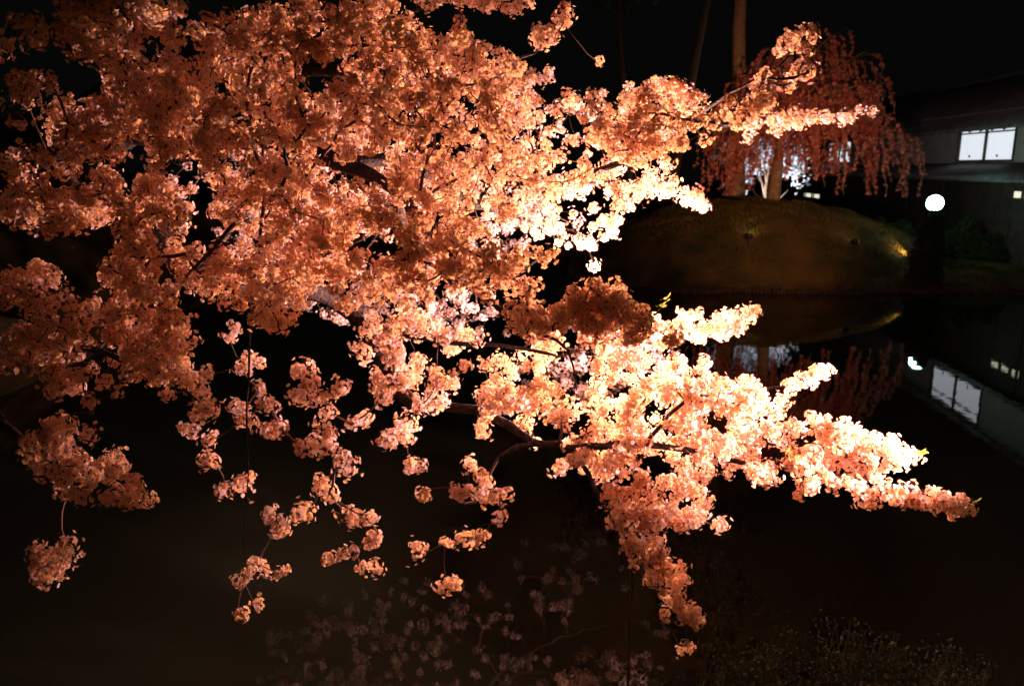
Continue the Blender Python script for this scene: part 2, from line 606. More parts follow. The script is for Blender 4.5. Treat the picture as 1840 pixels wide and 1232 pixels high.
# rafters under both eaves, posts, sill rails
for x in np.arange(XL, XR, 0.9):
    for zz, yy, sl in ((ze, -1.1, (z_skirt + .12 - ze) / 1.13), (zu, -.95, (zr - zu) / 4.2)):
        mb = MB()
        mb.box((x, yy / 2, zz - 0.09 + sl * (-yy) / 2), (0.07, -yy, 0.09), Matrix.Rotation(math.atan(sl), 3, 'X'))
        mb.build('rafter', M['wood'], house)
for x in np.arange(XL, XR + .1, 2.0):
    mb = MB()
    mb.box((x, -0.01, z_floor2 / 2 - .15), (0.14, 0.05, z_floor2 + .28))
    mb.build('post', M['wood'], house)
hbox('sill_beam', XL, XR, -0.06, -0.002, z_sill - .28, z_sill - .10, M['wood'])

# ------------------------------------------------------------------ cherry tree
tree = empty('cherry_tree', (-7.4, 7.4, float(height(-7.4, 7.4))))
tag(tree, 'big cherry tree in full pale pink bloom arching over the pond', 'tree')
TB = np.array(tree.location)

boughs = [
    # (px, py, depth, radius)
    [(-160, 345, 7.6, .22), (40, 320, 6.6, .16), (150, 370, 6.1, .135), (250, 420, 5.9, .115), (340, 475, 5.9, .095), (430, 500, 6.1, .085), (560, 525, 6.5, .07), (640, 570, 6.8, .06), (690, 655, 6.6, .05), (735, 722, 6.5, .045), (800, 730, 6.6, .04), (880, 752, 6.5, .036), (960, 792, 6.4, .033), (1030, 805, 6.1, .03), (1160, 795, 6.0, .026), (1300, 825, 5.9, .02), (1480, 850, 5.8, .014), (1650, 880, 5.7, .009), (1738, 908, 5.6, .005)],
    [(-160, 300, 7.6, .18), (150, 250, 7.0, .14), (300, 235, 6.6, .10), (450, 240, 6.2, .085), (600, 290, 6.0, .065), (700, 335, 5.7, .045), (800, 455, 5.1, .026), (870, 530, 4.85, .02), (922, 580, 4.8, .016), (1000, 612, 4.85, .009), (1030, 650, 5.0, .007), (1035, 700, 5.2, .005)],
    [(600, 290, 6.0, .055), (740, 300, 6.6, .05), (880, 370, 7.2, .042), (1010, 330, 7.4, .034), (1150, 280, 7.2, .025), (1240, 225, 7.0, .018), (1290, 180, 6.2, .013), (1400, 120, 5.6, .008), (1450, 60, 5.5, .004)],
    [(-160, 250, 7.4, .16), (60, 230, 7.2, .13), (200, 170, 7.0, .11), (300, 120, 6.8, .09), (360, 105, 6.7, .08), (440, 150, 6.4, .06), (560, 130, 6.2, .045), (700, 130, 6.0, .03), (860, 110, 6.0, .016), (960, 95, 6.0, .008), (1005, 35, 6.0, .004)],
    [(-160, 420, 7.2, .12), (-40, 520, 5.8, .06), (60, 580, 5.3, .035), (200, 640, 5.1, .02), (300, 680, 5.1, .012), (385, 745, 5.1, .005)],
    [(-160, 480, 6.8, .10), (-60, 680, 5.6, .05), (40, 790, 5.2, .026), (150, 850, 5.1, .014), (260, 895, 5.1, .005)],
    [(440, 240, 6.2, .04), (475, 315, 5.2, .022), (440, 375, 5.0, .017), (375, 455, 4.9, .011), (330, 500, 4.9, .005)],
    [(475, 315, 5.2, .016), (470, 400, 5.0, .012), (462, 480, 5.0, .010), (450, 560, 5.05, .009), (448, 650, 5.1, .008), (443, 760, 5.2, .0065), (447, 850, 5.25, .005), (440, 930, 5.3, .0035), (437, 985, 5.3, .002)],
    [(960, 792, 6.4, .03), (930, 802, 6.35, .026), (895, 822, 6.3, .02)],
    [(1030, 805, 6.1, .022), (1075, 885, 5.9, .018), (1120, 970, 5.8, .013), (1165, 1050, 5.7, .009), (1200, 1120, 5.6, .006), (1225, 1165, 5.6, .004)],
    [(1160, 795, 6.0, .018), (1230, 720, 6.1, .015), (1330, 705, 6.1, .011), (1420, 690, 6.0, .007), (1490, 662, 6.0, .004)],
    [(1000, 640, 6.4, .014), (1110, 610, 6.7, .012), (1220, 590, 7.0, .009), (1300, 590, 7.0, .006), (1355, 560, 7.0, .004)],
    [(880, 370, 7.2, .03), (960, 400, 8.0, .022), (1040, 420, 8.2, .012), (1068, 478, 8.2, .003)],
    [(1010, 330, 7.4, .024), (1120, 330, 7.8, .016), (1210, 340, 7.9, .010), (1265, 372, 7.9, .004)],
    [(1240, 225, 7.0, .012), (1340, 225, 7.3, .010), (1450, 205, 7.4, .008), (1560, 200, 7.4, .004)],
    [(740, 300, 6.6, .05), (720, 390, 8.2, .045), (800, 460, 9.8, .035), (920, 490, 10.8, .022), (1000, 440, 11.3, .01)],
    [(800, 460, 9.8, .03), (900, 560, 10.4, .024), (1030, 630, 10.6, .016), (1180, 670, 10.6, .008)],
    [(720, 390, 8.2, .035), (600, 450, 9.4, .025), (500, 480, 10.2, .01)],
    [(560, 130, 6.2, .03), (700, 40, 6.6, .02), (820, 0, 6.8, .014), (960, 10, 6.8, .006)],
    [(640, 570, 6.8, .03), (760, 610, 6.6, .024), (900, 620, 6.5, .018), (1000, 640, 6.4, .014)],
]
skel = []          # skeleton nodes: world position, radius of bough there
fork = P(-160, 345, 7.6)
mb = MB()
tp = [TB + np.array([0, 0, -0.3]), TB + np.array([.05, 0, .3]), TB * .6 + fork * .4 + np.array([-.15, 0, 0]), fork * .8 + TB * .2, P(-160, 300, 7.6), P(-175, 200, 7.5)]
mb.tube([Vector(p) - Vector(TB) for p in tp], [.42, .34, .27, .25, .24, .12], 14)
mb.build('trunk', M['bark'], tree, True)


def resample(pts, rad, step):
    out, ro = [], []
    pts = [np.array(p) for p in pts]
    n = len(pts)
    for i in range(n - 1):
        p0, p1, p2, p3 = pts[max(i - 1, 0)], pts[i], pts[i + 1], pts[min(i + 2, n - 1)]
        k = max(2, int(np.linalg.norm(p2 - p1) / step))
        for j in range(k):
            u = j / k
            q = 0.5 * (2 * p1 + (p2 - p0) * u + (2 * p0 - 5 * p1 + 4 * p2 - p3) * u * u + (3 * p1 - p0 - 3 * p2 + p3) * u ** 3)
            out.append(q); ro.append(rad[i] * (1 - u) + rad[i + 1] * u)
    out.append(pts[-1]); ro.append(rad[-1])
    return out, ro


for bgh in boughs:
    pts, rad = resample([P(a, b_, d) for a, b_, d, r in bgh], [r for *_, r in bgh], 0.12)
    pts = [p + rng.normal(0, min(.012, r * .35), 3) for p, r in zip(pts, rad)]
    skel += [(p, r) for p, r in zip(pts, rad)]
    mb = MB()
    mb.tube([p - TB for p in pts], [r * random.uniform(.92, 1.1) for r in rad], 9 if rad[0] > .03 else 6)
    mb.build('bough', M['bark'], tree, True)

# --- where the clusters of blossom sit
clusters = []      # (position, radius)


def inside(poly, x, y):
    c = False
    j = len(poly) - 1
    for i in range(len(poly)):
        xi, yi = poly[i]; xj, yj = poly[j]
        if (yi > y) != (yj > y) and x < (xj - xi) * (y - yi) / (yj - yi) + xi: c = not c
        j = i
    return c


def fill(poly, d0, d1, n, r0=.05, r1=.075, per=7, sig=.13, holes=()):
    xs = [p[0] for p in poly]; ys = [p[1] for p in poly]
    made = 0
    guard = 0
    while made < n and guard < n * 60:
        guard += 1
        cx, cy = random.uniform(min(xs), max(xs)), random.uniform(min(ys), max(ys))
        if not inside(poly, cx, cy): continue
        d = random.uniform(d0, d1)
        for k in range(random.randint(per // 2, per + 3)):
            a = cx + random.gauss(0, 1) * sig * 1.3 / d * FPX
            b_ = cy + random.gauss(0, 1) * sig * .8 / d * FPX
            if not inside(poly, a, b_): continue
            if any((a - hx_) ** 2 / hw ** 2 + (b_ - hy_) ** 2 / hh ** 2 < 1 for hx_, hy_, hw, hh in holes): continue
            clusters.append((P(a, b_, d + random.gauss(0, .09)), random.uniform(r0, r1)))
            made += 1


def stroke(pts, n, r0=.05, r1=.07):
    """clusters along a polyline of (px, py, half width px, depth)"""
    seg = [math.dist(pts[i][:2], pts[i + 1][:2]) for i in range(len(pts) - 1)]
    for k in range(n):
        s = random.uniform(0, sum(seg)); i = 0
        while s > seg[i] and i < len(seg) - 1: s -= seg[i]; i += 1
        u = s / seg[i]
        a, b_, w_, d = [pts[i][q] * (1 - u) + pts[i + 1][q] * u for q in range(4)]
        g, rr = random.uniform(0, 6.283), math.sqrt(random.random()) * (1.0 if random.random() < .82 else random.uniform(1.2, 2.0))
        w_ *= .75 + .5 * math.sin(s * .06 + pts[0][0]) ** 2
        clusters.append((P(a + w_ * rr * math.cos(g), b_ + w_ * rr * math.sin(g), d + random.gauss(0, .07)), random.uniform(r0, r1)))


# near layer: its lit side is turned away from the camera
HN = [(335, 90, 22, 30), (120, 330, 50, 22), (160, 440, 60, 40), (330, 440, 60, 35), (640, 310, 60, 25), (680, 440, 60, 25), (760, 430, 20, 20), (230, 340, 22, 22), (305, 480, 30, 20)]
fill([(0, 235), (70, 250), (100, 180), (150, 195), (160, 130), (260, 40), (420, 30), (560, 0), (700, 0), (830, 60), (970, 130), (900, 260), (700, 270), (520, 330), (380, 300), (250, 300), (180, 270), (80, 330), (0, 350)], 4.1, 5.3, 560, holes=HN)
fill([(110, 0), (340, 0), (280, 60), (190, 110), (110, 80)], 3.9, 4.5, 60, holes=HN)
fill([(380, 290), (720, 290), (960, 250), (1060, 260), (1060, 320), (960, 390), (760, 480), (640, 490), (560, 520), (420, 520), (370, 420)], 4.5, 5.2, 210, holes=HN)
fill([(740, 400), (860, 405), (900, 425), (1000, 450), (1010, 490), (960, 500), (960, 560), (830, 540), (760, 560), (620, 560), (560, 520)], 4.4, 4.9, 85, holes=HN)
fill([(910, 550), (1000, 560), (1000, 520), (1085, 505), (1110, 520), (1180, 580), (1230, 605), (1200, 620), (1050, 590), (930, 590)], 4.4, 4.75, 75)
fill([(1000, 190), (1200, 165), (1290, 180), (1380, 120), (1400, 150), (1380, 195), (1320, 240), (1220, 270), (1120, 290)], 4.8, 5.7, 70)
fill([(1380, 130), (1420, 40), (1470, 60), (1460, 130), (1400, 180)], 5.2, 5.8, 11)
fill([(0, 340), (130, 300), (260, 310), (330, 340), (330, 480), (300, 560), (250, 540), (130, 460), (60, 400), (0, 400)], 4.4, 5.2, 170, holes=HN)
fill([(0, 500), (80, 475), (100, 520), (180, 540), (290, 500), (310, 560), (362, 590), (330, 650), (400, 740), (360, 752), (280, 700), (200, 740), (130, 740), (60, 660), (0, 670)], 4.7, 5.3, 190, sig=.09)
fill([(20, 810), (60, 770), (100, 750), (210, 790), (222, 840), (280, 890), (250, 912), (200, 890), (120, 930), (60, 930), (30, 860)], 4.8, 5.2, 62, sig=.08, holes=[(165, 815, 35, 16)])
fill([(75, 955), (150, 955), (140, 1000), (100, 1040), (60, 1060), (50, 1020)], 4.9, 5.1, 16, sig=.08)
fill([(390, 500), (540, 490), (545, 560), (490, 590), (430, 560), (390, 540)], 4.7, 5.0, 26)
fill([(290, 425), (420, 440), (440, 520), (330, 530)], 4.8, 5.2, 24)
fill([(690, 275), (820, 285), (870, 345), (780, 350), (700, 310)], 5.1, 5.5, 22)
fill([(-40, 50), (110, 0), (115, 170), (60, 250), (-40, 230)], 3.8, 4.3, 16)
stroke([(1120, 635, 24, 6.5), (1175, 640, 24, 6.5)], 16)
fill([(10, 480), (90, 470), (110, 500), (20, 505)], 5, 5.2, 8)
# far layer: seen on its lit side
HF = [(690, 440, 70, 30), (1180, 100, 60, 60)]
fill([(280, 270), (420, 260), (600, 150), (800, 60), (960, 90), (1050, 170), (1140, 150), (1200, 140), (1240, 190), (1200, 260), (1230, 330), (1120, 380), (960, 390), (640, 380), (400, 420), (320, 400)], 6.5, 9.0, 620, .05, .08, sig=.2, holes=HF)
fill([(380, 360), (700, 340), (960, 350), (1060, 400), (960, 430), (900, 560), (860, 610), (700, 600), (620, 580), (480, 540), (400, 500)], 8.3, 12.3, 430, .06, .10, sig=.22, holes=HF)
fill([(880, 560), (1150, 600), (1260, 680), (1100, 730), (940, 690)], 9.3, 12.0, 75, .06, .10, sig=.2)
stroke([(1130, 190, 14, 6.8), (1195, 160, 22, 6.8), (1260, 190, 20, 6.9)], 34)
stroke([(940, 395, 24, 7.6), (1000, 415, 18, 8.0), (1050, 440, 12, 8.2)], 26)
stroke([(1150, 330, 22, 7.6), (1215, 335, 20, 7.7), (1268, 374, 8, 7.9)], 34)
stroke([(1120, 370, 16, 7.8), (1060, 430, 16, 8.0)], 16)
stroke([(1310, 235, 14, 7.2), (1410, 210, 18, 7.3), (1470, 210, 10, 7.4)], 26)
stroke([(1480, 215, 8, 7.4), (1558, 202, 9, 7.4)], 12)
stroke([(740, -5, 26, 6.6), (860, 5, 22, 6.7), (955, 12, 10, 6.8)], 34)
stroke([(955, 75, 14, 5.9), (990, 60, 14, 6.0), (1008, 30, 14, 6.0)], 15)
clusters.append((P(1075, 112, 6.4), .055)); clusters.append((P(1068, 478, 8.2), .075)); clusters.append((P(1065, 440, 8.1), .07)); clusters.append((P(700, 427, 7.6), .05)); clusters.append((P(660, 417, 7.6), .045))
clusters.append((P(30, 175, 5.6), .05)); clusters.append((P(50, 185, 5.6), .055)); clusters.append((P(38, 155, 5.7), .05))
# the hot, floodlit branches
stroke([(1165, 595, 20, 6.9), (1240, 585, 26, 7.0), (1310, 590, 18, 7.0), (1352, 562, 13, 7.0)], 80, .045, .065)
fill([(1040, 585), (1130, 600), (1160, 640), (1250, 645), (1330, 680), (1400, 690), (1420, 720), (1400, 780), (1300, 860), (1200, 830), (1100, 870), (1010, 830), (985, 740), (1060, 690)], 5.7, 7.4, 430, sig=.1, holes=[(1180, 735, 25, 12), (1290, 760, 30, 14)])
stroke([(1400, 700, 18, 5.9), (1450, 680, 10, 5.95), (1490, 660, 9, 6.0)], 20, .04, .055)
stroke([(1390, 770, 24, 5.8), (1470, 775, 22, 5.8), (1545, 785, 22, 5.75), (1600, 810, 18, 5.7), (1635, 830, 12, 5.7)], 60, .045, .065)
stroke([(1660, 893, 10, 5.6), (1700, 902, 10, 5.6)], 8, .045, .06)
stroke([(1400, 835, 24, 5.8), (1500, 815, 24, 5.8), (1590, 845, 20, 5.7)], 50, .045, .065)
stroke([(1440, 870, 14, 5.7), (1560, 875, 18, 5.7), (1600, 885, 20, 5.65), (1665, 893, 14, 5.6)], 40, .045, .065)
stroke([(1695, 905, 10, 5.6), (1735, 912, 12, 5.6)], 10, .045, .06)
stroke([(1330, 840, 20, 5.8), (1400, 855, 10, 5.8)], 18)
fill([(1085, 880), (1160, 850), (1250, 830), (1275, 900), (1255, 945), (1180, 950), (1130, 960), (1100, 940)], 5.5, 5.9, 95, sig=.09, holes=[(1225, 905, 26, 10)])
stroke([(1140, 965, 26, 5.6), (1175, 1010, 28, 5.6), (1210, 1050, 28, 5.55)], 44, .045, .065)
stroke([(1200, 1085, 16, 5.5), (1250, 1110, 14, 5.5)], 14, .045, .065)
stroke([(1225, 1170, 8, 5.5), (1235, 1160, 8, 5.5)], 3, .035, .05)
fill([(640, 570), (760, 565), (870, 590), (1000, 600), (1050, 690), (960, 800), (870, 780), (790, 760), (760, 700), (650, 700), (610, 620)], 5.9, 7.2, 135, .055, .085, per=4, sig=.07, holes=[(900, 765, 24, 20), (800, 650, 30, 16), (830, 585, 45, 14), (690, 650, 18, 14)])
ISO = [(372, 672, 17), (345, 773, 17), (380, 787, 15), (372, 826, 19), (397, 882, 16), (430, 878, 20), (447, 858, 18), (413, 598, 21), (440, 655, 17), (460, 650, 16), (422, 730, 18), (436, 750, 18), (466, 700, 18), (485, 728, 19), (550, 662, 22), (555, 690, 18), (540, 712, 18), (580, 712, 20), (590, 742, 17), (614, 695, 15), (488, 770, 20), (505, 770, 18), (540, 800, 18), (565, 805, 20), (590, 790, 19), (580, 765, 19), (615, 818, 17), (625, 838, 19), (640, 756, 15), (655, 756, 14), (575, 876, 18), (592, 884, 18), (535, 922, 19), (555, 916, 19), (483, 920, 16), (505, 940, 19), (493, 955, 15), (622, 926, 17), (642, 922, 16), (660, 932, 15), (735, 760, 19), (715, 775, 20), (692, 792, 18), (730, 785, 18), (737, 832, 17), (752, 838, 17), (762, 890, 15), (845, 835, 17), (868, 858, 18), (820, 885, 15), (842, 880, 15), (862, 885, 15), (880, 897, 16), (897, 890, 15), (895, 930, 17), (462, 1012, 15), (450, 1025, 14), (428, 1045, 13), (478, 1028, 12), (500, 1030, 12), (514, 1022, 11), (588, 1003, 14), (618, 990, 13), (636, 990, 12), (665, 972, 15), (672, 962, 12), (650, 1020, 15), (672, 1018, 15), (436, 1105, 12), (465, 1085, 14), (748, 990, 17), (800, 975, 13), (840, 968, 16), (862, 966, 16), (803, 1052, 19), (775, 722, 20), (755, 728, 18), (795, 722, 18), (700, 690, 20), (685, 712, 17), (725, 690, 18), (1297, 942, 15), (1003, 842, 16), (785, 680, 18), (800, 690, 17), (700, 640, 20), (660, 590, 20), (735, 585, 18)]
n_before = len(clusters)
for a, b_, rp in ISO:
    d = 5.75 + random.uniform(-.15, .2)
    m_ = rp / FPX * d
    clusters.append((P(a, b_, d), m_ * random.uniform(.95, 1.2)))
    for _ in range(random.choice((0, 1, 1, 2))):
        g = random.uniform(0, 6.283)
        clusters.append((P(a + rp * .8 * math.cos(g), b_ + rp * .65 * math.sin(g), d + random.uniform(-.06, .06)), m_ * random.uniform(.6, .95)))

# --- twigs: grow from the boughs to every cluster (nearest first)
nodes = [p for p, r in skel]
nb = len(nodes)
cpos = np.array([c[0] for c in clusters])
allp = np.concatenate([np.array(nodes), cpos])
N = len(allp)
plen = np.zeros(N)
parent = np.full(N, -1)
best = np.full(len(cpos), 1e9)
bpar = np.zeros(len(cpos), int)
for i in range(0, nb):
    dd = np.linalg.norm(cpos - allp[i], axis=1) + (.3 if skel[i][1] < .0065 else 0)
    k = dd < best
    best[k] = dd[k]; bpar[k] = i
left = np.ones(len(cpos), bool)
order = []
for it in range(len(cpos)):
    k = np.argmin(np.where(left, best, 1e9))
    left[k] = False
    gi = nb + k
    parent[gi] = bpar[k]
    plen[gi] = plen[bpar[k]] + np.linalg.norm(cpos[k] - allp[bpar[k]])
    order.append(gi)
    dd = np.linalg.norm(cpos - cpos[k], axis=1) + 0.12 * plen[gi] + 0.015
    u = left & (dd < best)
    best[u] = dd[u]; bpar[u] = gi
load = np.zeros(N)
for gi in reversed(order):
    load[gi] += 1
    load[parent[gi]] += load[gi]
mb = MB()
for gi in order:
    pa = parent[gi]
    a, b_ = allp[pa], allp[gi]
    L = np.linalg.norm(b_ - a)
    r1 = min(.012, .0017 * math.sqrt(load[gi]) + .0011)
    r0 = min(.014, r1 * 1.25)
    if pa < nb: r0 = min(r0, skel[pa][1] * .9)
    r1 = min(r1, r0)
    if L > .25:
        n_ = max(3, int(L / .12))
        sag = rng.normal(0, .10, 3) * L
        sag[2] = -abs(sag[2]) - .06 * L
        pts = [a + (b_ - a) * u + sag * (4 * u * (1 - u)) * .6 + rng.normal(0, .006, 3) * (0 < u < 1) for u in np.linspace(0, 1, n_ + 1)]
    else:
        pts = [a, (a + b_) / 2 + rng.normal(0, .05, 3) * L, b_]
    mb.tube([p - TB for p in pts], list(np.linspace(r0, r1, len(pts))), 4, cap=False)
tag(mb.build('twigs', M['twig'], tree), kind='stuff')
print('CLUSTERS', len(clusters))

# --- blossom geometry
FR = 0.0168


def petal_local(lod):
    if lod == 0:
        p = np.array([(.08, 0), (.50, .42), (.95, .31), (.88, 0), (.95, -.31), (.50, -.42)])
        t_ = [(0, 2, 1), (0, 3, 2), (0, 4, 3), (0, 5, 4)]
    else:
        p = np.array([(.05, 0), (.68, .38), (1.0, 0), (.68, -.38)])
        t_ = [(0, 2, 1), (0, 3, 2)]
    return p, np.array(t_)


def make_cluster(Rc, nfl, lod):
    V, T, MI = [], [], []
    nv = 0
    p2, t2 = petal_local(lod)
    g = (1 + 5 ** .5) / 2
    squash = rng.uniform(.72, 1.2, 3)
    gap = rng.normal(0, 1, 3)
    gap /= np.linalg.norm(gap)
    gapc = rng.uniform(.35, 1.3)
    for i in range(nfl):
        z = 1 - 2 * (i + .5) / nfl
        a = 2 * math.pi * i / g
        dr = np.array([math.sqrt(1 - z * z) * math.cos(a), math.sqrt(1 - z * z) * math.sin(a), z]) + rng.normal(0, .22, 3)
        dr /= np.linalg.norm(dr)
        if dr @ gap > gapc: continue
        pos = dr * squash * Rc * (rng.uniform(.45, 1.0) if rng.random() < .85 else rng.uniform(1.0, 1.35))
        nrm = dr + rng.normal(0, .30, 3)
        nrm /= np.linalg.norm(nrm)
        x = np.cross(nrm, rng.normal(0, 1, 3)); x /= np.linalg.norm(x)
        y = np.cross(nrm, x)
        cup = rng.uniform(.05, .55)
        fr = FR * rng.uniform(.88, 1.12)
        for k in range(5):
            th = 2 * math.pi * k / 5 + rng.normal(0, .06)
            c, s = math.cos(th), math.sin(th)
            u = p2[:, 0] * c - p2[:, 1] * s
            v = p2[:, 0] * s + p2[:, 1] * c
            rr = np.hypot(p2[:, 0], p2[:, 1])
            h = cup * rr ** 1.6 - .12 * np.abs(p2[:, 1]) + rng.normal(0, .05) * rr
            V.append(pos + fr * (u[:, None] * x + v[:, None] * y + h[:, None] * nrm))
            T.append(t2 + nv); MI += [0] * len(t2)
            nv += len(p2)
        if lod == 0:
            # dark eye, calyx and stalk
            e = np.array([pos + fr * (.17 * (math.cos(q) * x + math.sin(q) * y) + .07 * nrm) for q in (0, 2.09, 4.19)] + [pos - fr * .45 * nrm, pos * .1])
            V.append(e)
            T.append(np.array([(0, 1, 2), (0, 3, 1), (1, 3, 2), (2, 3, 0), (0, 4, 3)]) + nv); MI += [1] * 5
            nv += 5
    return np.concatenate(V), np.concatenate(T), np.array(MI)


TPL = {}
for lod in (0, 1):
    for cls, (Rc, nf) in enumerate(((.050, 21), (.066, 33), (.088, 50))):
        TPL[lod, cls] = [(make_cluster(Rc, nf, lod), Rc) for _ in range(6)]


def rand_rot():
    q, r = np.linalg.qr(rng.normal(0, 1, (3, 3)))
    q = q * np.sign(np.diag(r))
    if np.linalg.det(q) < 0: q[:, 0] *= -1
    return q


# the clusters that show largest become parts of their own
show = []
for i, (p, r) in enumerate(clusters):
    a, b_, d = to_px(p)
    vis = 0 <= a <= 1840 and 0 <= b_ <= 1232
    show.append(r / d + (1.0 if vis else 0) + (0.02 if i >= n_before else 0))
big = set(np.argsort(show)[::-1][:300].tolist())
pm = [M['petal'], M['calyx']]
tpl_mesh = {}
V, T, MI = [], [], []
nv = 0
for i, (p, r) in enumerate(clusters):
    d = to_px(p)[2]
    cls = 0 if r < .058 else (1 if r < .077 else 2)
    lod = 0 if d < 6.9 else 1
    k = random.randrange(6)
    (v, t_, m_), Rc = TPL[0 if i in big else lod, cls][k]
    sc = r / Rc
    q = rand_rot()
    if i in big:
        key = (cls, k)
        if key not in tpl_mesh: tpl_mesh[key] = tri_mesh('blossom_cluster', v, t_, m_, pm)
        o = link('blossom_cluster', tpl_mesh[key], tree)
        o.matrix_local = Matrix.Translation(Vector(p - TB)) @ Matrix([list(x) for x in q]).to_4x4() @ Matrix.Scale(sc, 4)
    else:
        V.append((v * sc) @ q.T + (p - TB)); T.append(t_ + nv); MI.append(m_)
        nv += len(v)
me = tri_mesh('blossoms', np.concatenate(V), np.concatenate(T), np.concatenate(MI), pm)
tag(link('blossoms', me, tree), kind='stuff')
print('BLOSSOM TRIS', len(me.polygons), len(clusters))


# young leaves at the tips
def leaf_mesh():
    mb = MB()
    L, W = 1.0, .30
    mb.add([(0, 0, 0), (.35, W * .8, .06), (.75, W * .6, .10), (1, 0, .02), (.75, -W * .6, .10), (.35, -W * .8, .06), (.5, 0, -.02)],
           [(0, 6, 1), (1, 6, 2), (2, 6, 3), (3, 6, 4), (4, 6, 5), (5, 6, 0)])
    mb.add([(-.6, -.015, -.05), (-.6, .015, -.05), (0.02, 0, 0)], [(0, 1, 2)])
    me = bpy.data.meshes.new('young_leaf')
    me.from_pydata(mb.v, [], mb.f)
    me.materials.append(M['young_leaf'])
    return me


lm = leaf_mesh()
tips = [(1655, 812, 5.65), (1648, 820, 5.68), (1642, 812, 5.66), (1195, 540, 5.6), (1185, 547, 5.6), (1750, 900, 5.58), (1462, 668, 5.95), (1470, 664, 5.95), (1420, 820, 5.5), (1412, 812, 5.5), (1480, 855, 5.5), (1262, 372, 7.8), (325, 660, 5.0), (210, 331, 5.1), (1335, 700, 5.8)]
for a, b_, d in tips:
    for k in range(3):
        p = P(a + random.uniform(-5, 5), b_ + random.uniform(-5, 5), d)
        o = link('young_leaf', lm, tree)
        s = random.uniform(.035, .055)
        o.matrix_local = Matrix.Translation(Vector(p - TB)) @ Matrix.Rotation(random.uniform(-.9, .9), 4, 'Z') @ Matrix.Rotation(random.uniform(-1.2, .2), 4, 'Y') @ Matrix.Rotation(random.uniform(0, 6), 4, 'X') @ Matrix.Scale(s, 4)

# ------------------------------------------------------------------ weeping cherry on the mound
wl = P(1390, 330, 34.0)
wb = np.array([wl[0], wl[1], float(height(wl[0], wl[1]))])
weep = empty('weeping_cherry', wb)
tag(weep, 'weeping cherry with long drooping dark red blossom strands on top of the mound', 'tree')
mb = MB()
top = P(1405, 175, 34.0) - wb
mb.tube([(0, 0, -.3), (.05, 0, .5), tuple(top * .5 + np.array([.1, 0, 0])), tuple(top)], [.34, .27, .2, .13], 10)
mb.build('trunk', M['bark_far'], weep, True)
arms = [(1350, 110), (1420, 70), (1500, 60), (1560, 90), (1590, 150), (1300, 180), (1480, 130), (1640, 260), (1600, 235), (1530, 225), (1330, 240), (1380, 80), (1460, 200), (1560, 170), (1270, 235), (1300, 250), (1330, 150)]
V, T = [], []
nv = 0
strand = MB()


def fluff(p, s, k):
    """a few crossing petals"""
    global nv
    for _ in range(k):
        q = rand_rot() * s * rng.uniform(.6, 1.2)
        o = p + rng.normal(0, s * .5, 3)
        V.append(np.array([o - q[0] - q[1] * .5, o + q[0] * .2 - q[1], o + q[0] + q[1] * .3, o - q[0] * .1 + q[1]]))
        T.append(np.array([(0, 1, 2), (0, 2, 3)]) + nv)
        nv += 4


for j, (a, b_) in enumerate(arms):
    tip = P(a, b_, 34 + random.uniform(-1.6, 1.6)) - wb
    st = top * random.uniform(.7, 1.0)
    mid = (st + tip) / 2 + np.array([0, 0, .5])
    ap, ar = resample([st, mid, tip], [.09, .055, .02], .4)
    mb = MB()
    mb.tube(ap, ar, 6)
    mb.build('bough', M['bark_far'], weep, True)
    for k in range(38):
        u = random.uniform(.25, 1.0)
        s0 = ap[int(u * (len(ap) - 1))] + rng.normal(0, .38, 3) * np.array([1, 1, .5])
        ln = random.choice((random.uniform(.4, 1.2), random.uniform(1.0, 2.4))) if b_ < 190 else random.choice((random.uniform(.5, 1.4), random.uniform(1.6, 3.3)))
        if s0[2] - ln < 0.15: ln = max(.3, s0[2] - .15)
        out = (s0 - top)[:2]
        out = out / (np.linalg.norm(out) + .3)
        pts = []
        nn = int(ln / .11) + 2
        for i in range(nn):
            h = i / (nn - 1)
            pts.append(np.array([s0[0] + out[0] * .5 * math.sqrt(h) + .06 * math.sin(i * .5 + k), s0[1] + out[1] * .5 * math.sqrt(h), s0[2] + .15 * math.sin(h * 2.5) - ln * h]))
        strand.tube([ap[int(u * (len(ap) - 1))]] + pts, .012, 3, cap=False)
        for p in pts:
            if random.random() < .78: fluff(p, random.uniform(.045, .085), random.randint(2, 5))
strand.build('drooping_twigs', M['bark_far'], weep)['kind'] = 'stuff'
me = tri_mesh('drooping_blossoms', np.concatenate(V), np.concatenate(T), None, [M['red_petal']])
tag(link('drooping_blossoms', me, weep), kind='stuff')

# ------------------------------------------------------------------ pale tree behind it, lit cool white
pl_ = P(1375, 330, 40.5)
pb = np.array([pl_[0], pl_[1], float(height(pl_[0], pl_[1]))])
pale = empty('cherry_tree', pb)
tag(pale, 'small white blossoming tree glowing in cool light behind the weeping cherry', 'tree')
mb = MB()
mb.tube([(0, 0, -.2), (.1, 0, 1.2), (0, .1, 2.6), (.2, 0, 4.2)], [.16, .13, .1, .03], 8)
for g in range(6):
    mb.tube([(0.05, 0, 1.4 + .3 * g), (1.2 * math.cos(g * 2.1), 1.2 * math.sin(g * 2.1), 2.6 + .35 * g)], [.06, .015], 5)
mb.build('trunk', M['bark_far'], pale, True)
V, T = [], []
nv = 0
for k in range(330):
    px0 = random.choice([(1310, 262), (1345, 280), (1370, 258), (1350, 305), (1420, 290), (1400, 265), (1430, 305)])
    p = P(px0[0] + random.gauss(0, 16), px0[1] + random.gauss(0, 15), 40.5 + random.gauss(0, .8)) - pb
    for q in range(4): fluff(p + rng.normal(0, .12, 3), .06, 3)
me = tri_mesh('blossoms', np.concatenate(V), np.concatenate(T), None, [M['pale_petal']])
tag(link('blossoms', me, pale), kind='stuff')
p = P(1440, 350, 38.2)  # unseen lamp, added to brighten the white tree
